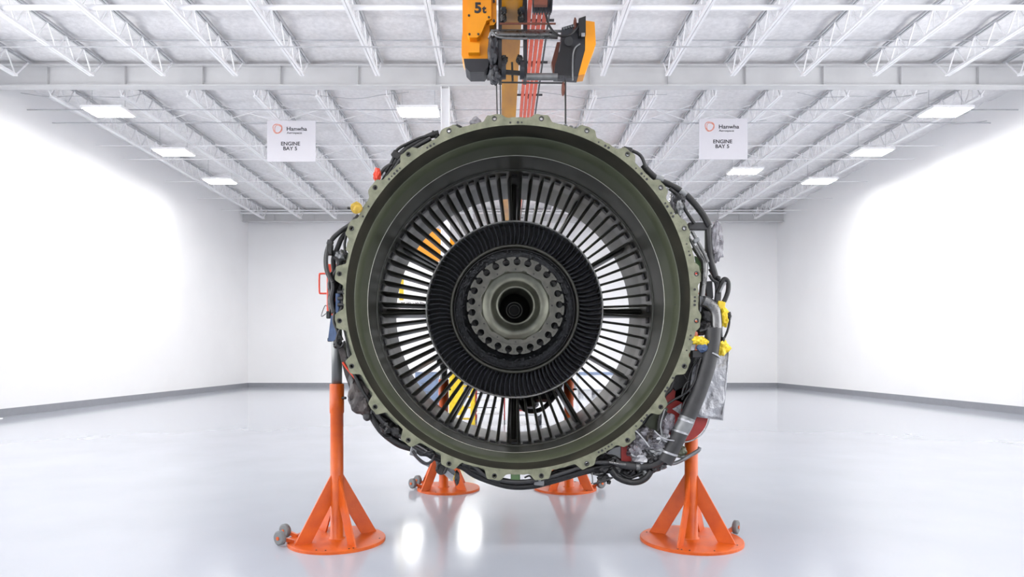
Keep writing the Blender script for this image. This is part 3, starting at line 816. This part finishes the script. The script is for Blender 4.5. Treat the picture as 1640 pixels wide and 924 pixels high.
for (x, y, sx, sz, sd) in ((972, 738, .11, .05, 51), (960, 752, .09, .05, 52), (985, 748, .08, .05, 53), (955, 730, .09, .035, 54), (905, 752, .09, .022, 55), (1000, 755, .05, .03, 56)):
    MB().blob(P(x, y, 5.62), (sx, .08, sz), sd, .4).build('fitting', 'black', E)
cable([(948, 757), (949, 772), (947, 775)], .006, 'pipe', 'rod', d=5.55)
cable([(950, 775), (962, 772), (974, 768), (986, 762)], .008, 'charcoal', 'wire', d=5.55)
cable([(952, 760), (966, 758)], .006, 'pipe', 'rod', d=5.55)
MB().blob(P(967, 766, 5.6), (.05, .05, .03), 57, .5).build('fitting', 'charcoal', E)
MB().blob(P(975, 772, 5.58), (.018, .03, .018), 58, .3).build('fitting', 'black', E)
# bottom right loop hose and metal junction
cable([(978, 752), (988, 764), (1004, 771), (1020, 772), (1034, 766), (1043, 754)], .027, 'black', 'hose', d=5.56)
cable([(990, 756), (1006, 765), (1018, 762), (1030, 757)], .015, 'black', d=5.58)
cable([(985, 742), (1000, 745), (1020, 747), (1040, 745), (1055, 740), (1066, 728)], .034, 'charcoal', 'duct_pipe', d=5.56)
cable([(1018, 747), (1024, 747)], .038, 'pipe', 'clamp_band', d=5.56)
cable([(975, 740), (990, 743), (1002, 744)], .012, 'pipe', 'tube', d=5.50)
for (x, y, s, sd) in ((1010, 757, .05, 61), (1030, 756, .06, 62), (1045, 748, .06, 63), (1058, 745, .045, 64), (1000, 750, .05, 65), (1066, 738, .04, 66)):
    MB().blob(P(x, y, 5.64), (s, .07, s * .7), sd, .5).build('fitting', 'charcoal' if sd % 2 else 'alu', E)
sheet([(965, 728), (995, 712), (995, 742), (975, 742)], 5.64, 'alu', 'bracket_plate', .02)
sheet([(995, 713), (1012, 704), (1022, 716), (1016, 741), (995, 742)], 5.62, 'redp', 'red_panel', .04, label='dark red panel')
# red cover disc with pale rim
rc = P(1090, 663, 5.74)
MB().lathe([(5.70, 0), (5.70, .228), (5.74, .235), (5.80, .235)], (rc.x, rc.z), 48, smooth=False).build('red_cover', 'redp', E, label='round red protective cover')
MB().lathe([(5.705, .236), (5.70, .243), (5.71, .249), (5.73, .243)], (rc.x, rc.z), 48).build('cover_rim', 'foil', E)
sheet([(1062, 640), (1068, 622), (1095, 600), (1100, 640), (1085, 672), (1065, 700), (1040, 700)], 5.78, 'case', 'gearbox_bracket', .05)
# silver heat blanket
def blanket():
    cs = [P(1113, 565, 5.64), P(1168, 553, 5.64), P(1157, 673, 5.64), P(1100, 664, 5.64)]
    n = 22; vs = []
    for j in range(n + 1):
        for i in range(n + 1):
            u, v = i / n, j / n
            p = cs[0].lerp(cs[1], u).lerp(cs[3].lerp(cs[2], u), v)
            ed = .006 * noise.noise(Vector((u * 9, v * 9, 4))) * (1 if i in (0, n) or j in (0, n) else 0)
            p = p + Vector((ed * 1.5, .03 * noise.noise(Vector((u * 2.2, v * 3.5, 2))) + .01 * noise.noise(Vector((u * 9, v * 9, 0))), ed))
            vs.append(p)
    k = len(vs)
    vs += [v + Vector((0, .02, 0)) for v in vs]
    q = lambda i, j: j * (n + 1) + i
    fs = []
    for j in range(n):
        for i in range(n):
            fs += [(q(i, j), q(i + 1, j), q(i + 1, j + 1), q(i, j + 1)), (k + q(i, j + 1), k + q(i + 1, j + 1), k + q(i + 1, j), k + q(i, j))]
    for i in range(n):
        fs += [(q(i, 0), k + q(i, 0), k + q(i + 1, 0), q(i + 1, 0)), (q(i, n), q(i + 1, n), k + q(i + 1, n), k + q(i, n)),
               (q(0, i), q(0, i + 1), k + q(0, i + 1), k + q(0, i)), (q(n, i), k + q(n, i), k + q(n, i + 1), q(n, i + 1))]
    MB().add(vs, fs, True).build('insulation_blanket', 'foil', E, label='silver foil blanket')
    MB().tube([cs[1], cs[2], cs[3]], .008, 6, smooth=1).build('blanket_hem', 'foil', E)
blanket()
sheet([(1088, 590), (1113, 566), (1120, 566), (1108, 650), (1080, 640)], 5.70, 'charcoal', 'heat_shield', .03)
# big charcoal duct hose on the right
cable([(1142, 525), (1140, 552), (1134, 582), (1124, 614), (1112, 645), (1098, 675), (1084, 703), (1072, 726), (1064, 740)], .066, 'charcoal', 'duct_hose', d=5.54, n=18)
for a, c in (((1141.5, 566), (1140.5, 568)), ((1090, 690), (1089, 693)), ((1073, 724), (1072, 727)), ((1099, 672), (1098, 675))):
    cable([a, c], .070, 'foil', 'clamp_band', d=5.54, n=18)
cable([(1101, 668), (1097, 678), (1090, 691)], .0685, 'alu', 'hose_cuff', d=5.54, n=18)
cable([(1126, 482), (1136, 487), (1144, 497), (1147, 512), (1146, 528)], .050, 'pipe', 'elbow_pipe', d=5.56, n=18)
cable([(1112, 395), (1122, 410), (1128, 422), (1127, 445), (1124, 475)], .028, 'pipe', 'silver_pipe', d=5.60, n=14)
pbox(1120, 473, 1128, 500, 5.58, .04, 'alu', 'bracket')
pbox(1131, 450, 1142, 478, 5.62, .06, 'charcoal', 'valve_block', -4)
MB().blob(P(1133, 505, 5.62), (.07, .08, .10), 71, .3).build('valve_body', 'black', E)
MB().blob(P(1128, 525, 5.60), (.06, .08, .06), 72, .4).build('valve_body', 'charcoal', E)
cable([(1120, 530), (1130, 528), (1138, 522)], .012, 'charcoal', d=5.52)
sheet([(1113, 410), (1128, 415), (1130, 430), (1124, 445), (1118, 440)], 5.66, 'green', 'green_bracket', .02)
# yellow and blue items
MB().blob(P(1118, 545, 5.52), (.055, .04, .035), 73, .5).build('protective_cap', 'yellow', E, label='bright yellow cap')
MB().blob(P(1126, 548, 5.52), (.05, .04, .03), 74, .5).build('protective_cap', 'yellow', E, label='bright yellow cap')
MB().blob(P(1126, 556, 5.53), (.05, .05, .045), 75, .3).build('connector_wrap', 'blue', E, label='blue wrapped connector')
pbox(1106, 543, 1115, 562, 5.54, .04, 'foil', 'terminal_rail', 10)
pbox(1109, 561, 1136, 573, 5.53, .08, 'charcoal', 'control_box')
pbox(1150, 482, 1162, 497, 5.56, .05, 'yellow', 'yellow_tag', 6)
MB().blob(P(1160, 508, 5.56), (.035, .04, .07), 76, .45).build('protective_cap', 'yellow', E, label='bright yellow cap')
MB().blob(P(1157, 558, 5.56), (.055, .04, .06), 77, .5).build('protective_cap', 'yellow', E, label='bright yellow cap')
cable([(1166, 505), (1168, 515), (1165, 530), (1158, 545), (1152, 552)], .010, 'black', d=5.56)
MB().blob(P(1167, 506, 5.55), (.022, .03, .035), 78, .3).build('connector', 'black', E)
cable([(1158, 540), (1158, 552), (1160, 560)], .018, 'black', d=5.56)
# cables at right side
cable([(1134, 362), (1135, 385), (1138, 415), (1145, 440), (1150, 462), (1147, 490), (1142, 505)], .026, 'charcoal', 'harness', d=5.60)
cable([(1137, 430), (1146, 445), (1152, 460), (1151, 485), (1150, 520), (1152, 550)], .018, 'black', 'harness', d=5.62)
cable([(1150, 470), (1155, 455), (1160, 447), (1166, 452), (1166, 466), (1161, 480), (1157, 486)], .020, 'black', 'harness', d=5.58)
cable([(1153, 468), (1158, 458), (1162, 452)], .01, 'alu', 'wire', d=5.54)
cable([(1136, 440), (1141, 448), (1148, 452)], .012, 'black', d=5.54)
MB().blob(P(1150, 446, 5.58), (.022, .03, .022), 79, .3).build('connector', 'black', E)
MB().blob(P(1151, 535, 5.62), (.02, .03, .06), 80, .3).build('connector', 'charcoal', E)
cable([(1155, 500), (1155, 520), (1156, 545)], .014, 'alu', 'tube', d=5.6)
# upper right cable
cable([(996, 238), (1008, 240), (1022, 246), (1029, 254), (1034, 268)], .014, 'charcoal', d=5.56)
pbox(998, 235, 1013, 244, 5.54, .06, 'black', 'connector', 12)
cable([(1030, 264), (1040, 276), (1055, 288), (1075, 297), (1095, 309), (1112, 326), (1126, 344), (1136, 362)], .027, 'black', 'harness', d=5.58)
cable([(1050, 285), (1062, 289)], .031, 'alu', 'clamp', d=5.58)
cable([(1089, 306), (1098, 313)], .033, 'alu', 'clamp', d=5.58)
cable([(1072, 302), (1085, 312), (1092, 322), (1097, 335), (1105, 348), (1112, 358)], .014, 'black', d=5.56)
MB().blob(P(1087, 320, 5.6), (.05, .06, .05), 81, .4).build('fitting', 'charcoal', E)
MB().blob(P(1080, 322, 5.62), (.04, .06, .09), 82, .3).build('fitting', 'plastic', E)
pbox(1103, 356, 1138, 368, 5.58, .05, 'charcoal', 'bracket_arm')
pbox(1131, 366, 1137, 404, 5.60, .05, 'charcoal', 'bracket_arm')
cable([(1108, 370), (1118, 388), (1128, 406), (1134, 420)], .014, 'pipe', 'tube', d=5.54)
cable([(1100, 372), (1110, 392), (1122, 412)], .012, 'pipe', 'tube', d=5.58)
pbox(1111, 381, 1121, 388, 5.52, .04, 'alu', 'clamp', -25)
MB().blob(P(1088, 335, 5.56), (.03, .05, .07), 84, .5).build('fitting', 'alu', E)
MB().blob(P(1147, 388, 5.62), (.05, .04, .16), 83, .6, 3, 3).build('plastic_wrap', 'plastic', E, label='crumpled clear plastic')
# thin wires lower right
cable([(1118, 575), (1108, 590), (1103, 605), (1100, 622), (1092, 640)], .009, d=5.56)
cable([(1122, 575), (1116, 595), (1112, 612), (1100, 628), (1080, 640), (1066, 650), (1058, 665), (1054, 690)], .010, d=5.52)
cable([(1126, 575), (1122, 600), (1112, 620), (1098, 640), (1092, 655)], .009, d=5.54)
cable([(1103, 610), (1096, 618), (1092, 632)], .007, d=5.5)
cable([(1065, 655), (1058, 680), (1060, 700), (1054, 712)], .006, 'alu', 'wire', d=5.5)
cable([(1048, 690), (1062, 702), (1080, 706)], .006, 'foil', 'wire', d=5.48)
pbox(1074, 598, 1100, 622, 5.68, .06, 'black', 'actuator', -30)
sheet([(1077, 655), (1092, 646), (1090, 664)], 5.62, 'foil', 'tag', .01)
# plastic wrapped lumps
for (x, y, sx, sz, sd, m) in ((1030, 700, .10, .08, 91, 'plastic'), (1018, 718, .07, .07, 92, 'plastic'), (1046, 712, .11, .05, 93, 'plastic'), (1024, 733, .07, .06, 94, 'foil'), (1066, 678, .06, .10, 95, 'plastic'), (1062, 702, .07, .06, 96, 'foil'), (1052, 722, .09, .05, 97, 'alu'), (1040, 733, .06, .05, 98, 'charcoal'), (1035, 698, .05, .06, 99, 'brown')):
    MB().blob(P(x, y, 5.60), (sx, .08, sz), sd, .55, 3, 2.4).build('wrapped_fitting', m, E)
cable([(1018, 690), (1028, 700), (1040, 716)], .006, 'foil', 'wire', d=5.48)
# grey strap tubes at the right stand
cable([(1072, 727), (1085, 730), (1098, 732), (1108, 728), (1118, 722), (1121, 716)], .016, 'alu', 'grey_tube', d=5.66)
cable([(1068, 742), (1080, 742), (1094, 736), (1106, 729), (1120, 720)], .016, 'alu', 'grey_tube', d=5.64)
MB().blob(P(1086, 722, 5.66), (.07, .06, .05), 101, .3).build('fitting', 'case', E)
# top details
MB().blob(P(731, 205, 5.6), (.045, .04, .022), 102, .4).build('connector', 'black', E)
MB().blob(P(762, 198, 5.64), (.05, .05, .05), 103, .3).build('fitting', 'plastic', E)
for (x, y) in ((905, 204), (914, 206), (922, 208)):
    p = P(x, y, 5.6); MB().lathe([(5.58, .012), (5.58, .022), (5.62, .022), (5.62, .012)], (p.x, p.z), 12, closed=True).build('eyelet', 'alu', E)

# ------------------------------------------------------------------ things further back, seen between the vanes
t = thing('spreader_hoist', 'orange-yellow lifting spreader with a yellow sling seen through the left vanes', 'hoist', P(690, 395, 17.8))
MB().plate([[(lambda p: (p.x, p.z))(P(*q, 17.8)) for q in ((652, 404), (676, 366), (702, 366), (738, 392), (738, 408), (694, 418))]], 17.8, 18.1).build('spreader_body', 'hoisty', t)
MB().box(P(643, 448, 17.8), (.12, .02, 1.10)).build('sling', 'yellow', t)
MB().tube([P(643, 418, 17.8), P(656, 402, 17.8)], .03, 8).build('shackle', 'hoistk', t)
MB().tube([P(713, 370, 17.9), (P(713, 370, 17.9).x, 17.9, 9.1)], .008, 8).build('hanger_rod', 'charcoal', t)
t = thing('wrapped_module', 'grey plastic wrapped engine module slung from the yellow sling', 'cargo', P(660, 505, 17.8))
MB().blob(P(660, 495, 17.8), (.55, .4, .18), 111, .3, 3, 1.6).build('wrapped_body', 'plastic', t)
MB().tube([P(643, 484, 17.8), P(650, 495, 17.8)], .02, 8).build('lifting_eye', 'charcoal', t)

def ground_d(py): return EYE * 1060 / (py - 570)
t = thing('work_platform', 'yellow framed work platform on the floor behind the engine, left of centre', 'platform', (P(735, 680, 15).x, 15, 0))
x0 = P(722, 600, 15).x; x1 = P(756, 600, 15).x
for x in (x0, x1):
    for y in (15, 15.9):
        MB().box((x, y, .62), (.07, .07, 1.24)).build('post', 'yellow', t)
for k in range(4): MB().box(((x0 + x1) / 2, 15.2 + k * .2, .2 + k * .24), (x1 - x0, .2, .03)).build('step', 'yellow', t)
MB().box(((x0 + x1) / 2, 15.45, 1.22), (x1 - x0 + .07, .97, .06)).build('top_panel', 'yellow', t)
MB().box((x0 + .16, 15.0, .75), (.26, .03, .9)).build('side_panel', 'yellow', t)

t = thing('parts_cart', 'white two-shelf cart with red frame standing behind the engine', 'cart', (P(785, 680, 16.2).x, 16.2, 0))
x0 = P(762, 600, 16.2).x; x1 = P(808, 600, 16.2).x; cxm = (x0 + x1) / 2
for zz in (.22, .55, .9): MB().box((cxm, 16.4, zz), (x1 - x0, .5, .03)).build('shelf', 'white', t)
for x in (x0, x1):
    for y in (16.15, 16.65): MB().box((x, y, .52), (.03, .03, .95)).build('post', 'redp', t)
for k, zz in enumerate((.38, .72)): MB().box((cxm - .1, 16.14, zz), (x1 - x0 - .2, .02, .02)).build('rail', 'charcoal', t)
for x in (x0, x1):
    for y in (16.15, 16.65): MB().tube([(x - .015, y, .04), (x + .015, y, .04)], .04, 12).build('caster', 'rubber', t)
t = thing('tool_cabinet', 'blue-grey tool cabinet on the floor behind the lower left vanes', 'cabinet', (P(680, 640, 19.0).x, 19.0, 0))
cx = P(682, 600, 19.0).x
MB().cbox((cx, 19.4, .62), (.66, .5, 1.1), .02).build('body', 'bluem', t)
for k in range(4):
    dr = MB().box((cx, 19.14, .28 + k * .25), (.6, .02, .22)).build('drawer', 'bluem', t)
    MB().box((cx, 19.12, .35 + k * .25), (.3, .02, .02)).build('handle', 'alu', dr)
MB().box((cx, 19.4, 1.19), (.7, .54, .04)).build('worktop', 'white', t)
for sx in (-.27, .27):
    for y in (19.25, 19.55): MB().tube([(cx + sx - .015, y, .04), (cx + sx + .015, y, .04)], .04, 12).build('caster', 'rubber', t)
t = thing('ground_tug', 'small white and blue tow tug behind the engine near the floor centre', 'tug', (P(845, 680, 15.5).x, 15.5, 0))
cx = P(846, 600, 15.5).x
MB().cbox((cx, 16, .38), (.6, 1.0, .3), .05).build('chassis', 'white', t)
MB().cbox((cx + .12, 16.1, .62), (.3, .5, .24), .05).build('hood', 'bluem', t)
MB().box((cx, 15.48, .38), (.5, .03, .05)).build('bumper', 'redp', t)
MB().box((cx - .12, 15.48, .46), (.14, .03, .08)).build('grille', 'hoistk', t)
for sx in (-.27, .27):
    for y in (15.7, 16.3): MB().tube([(cx + sx - .05, y, .14), (cx + sx + .05, y, .14)], .14, 16).build('wheel', 'hoistk', t)
t = thing('storage_crates', 'pale grey pallet crate by the back wall, seen through the lower right vanes', 'crate', (P(960, 620, 28).x, 28, 0))
cx = P(955, 600, 28).x
MB().cbox((cx, 28.5, .75), (1.5, 1.0, 1.1), .03).build('box_body', 'white', t)
for k in range(3): MB().box((cx - .6 + k * .6, 28.5, .1), (.12, 1.0, .2)).build('skid', 'base', t)
MB().box((cx, 27.985, .9), (1.5, .02, .12)).build('band', 'bluem', t)
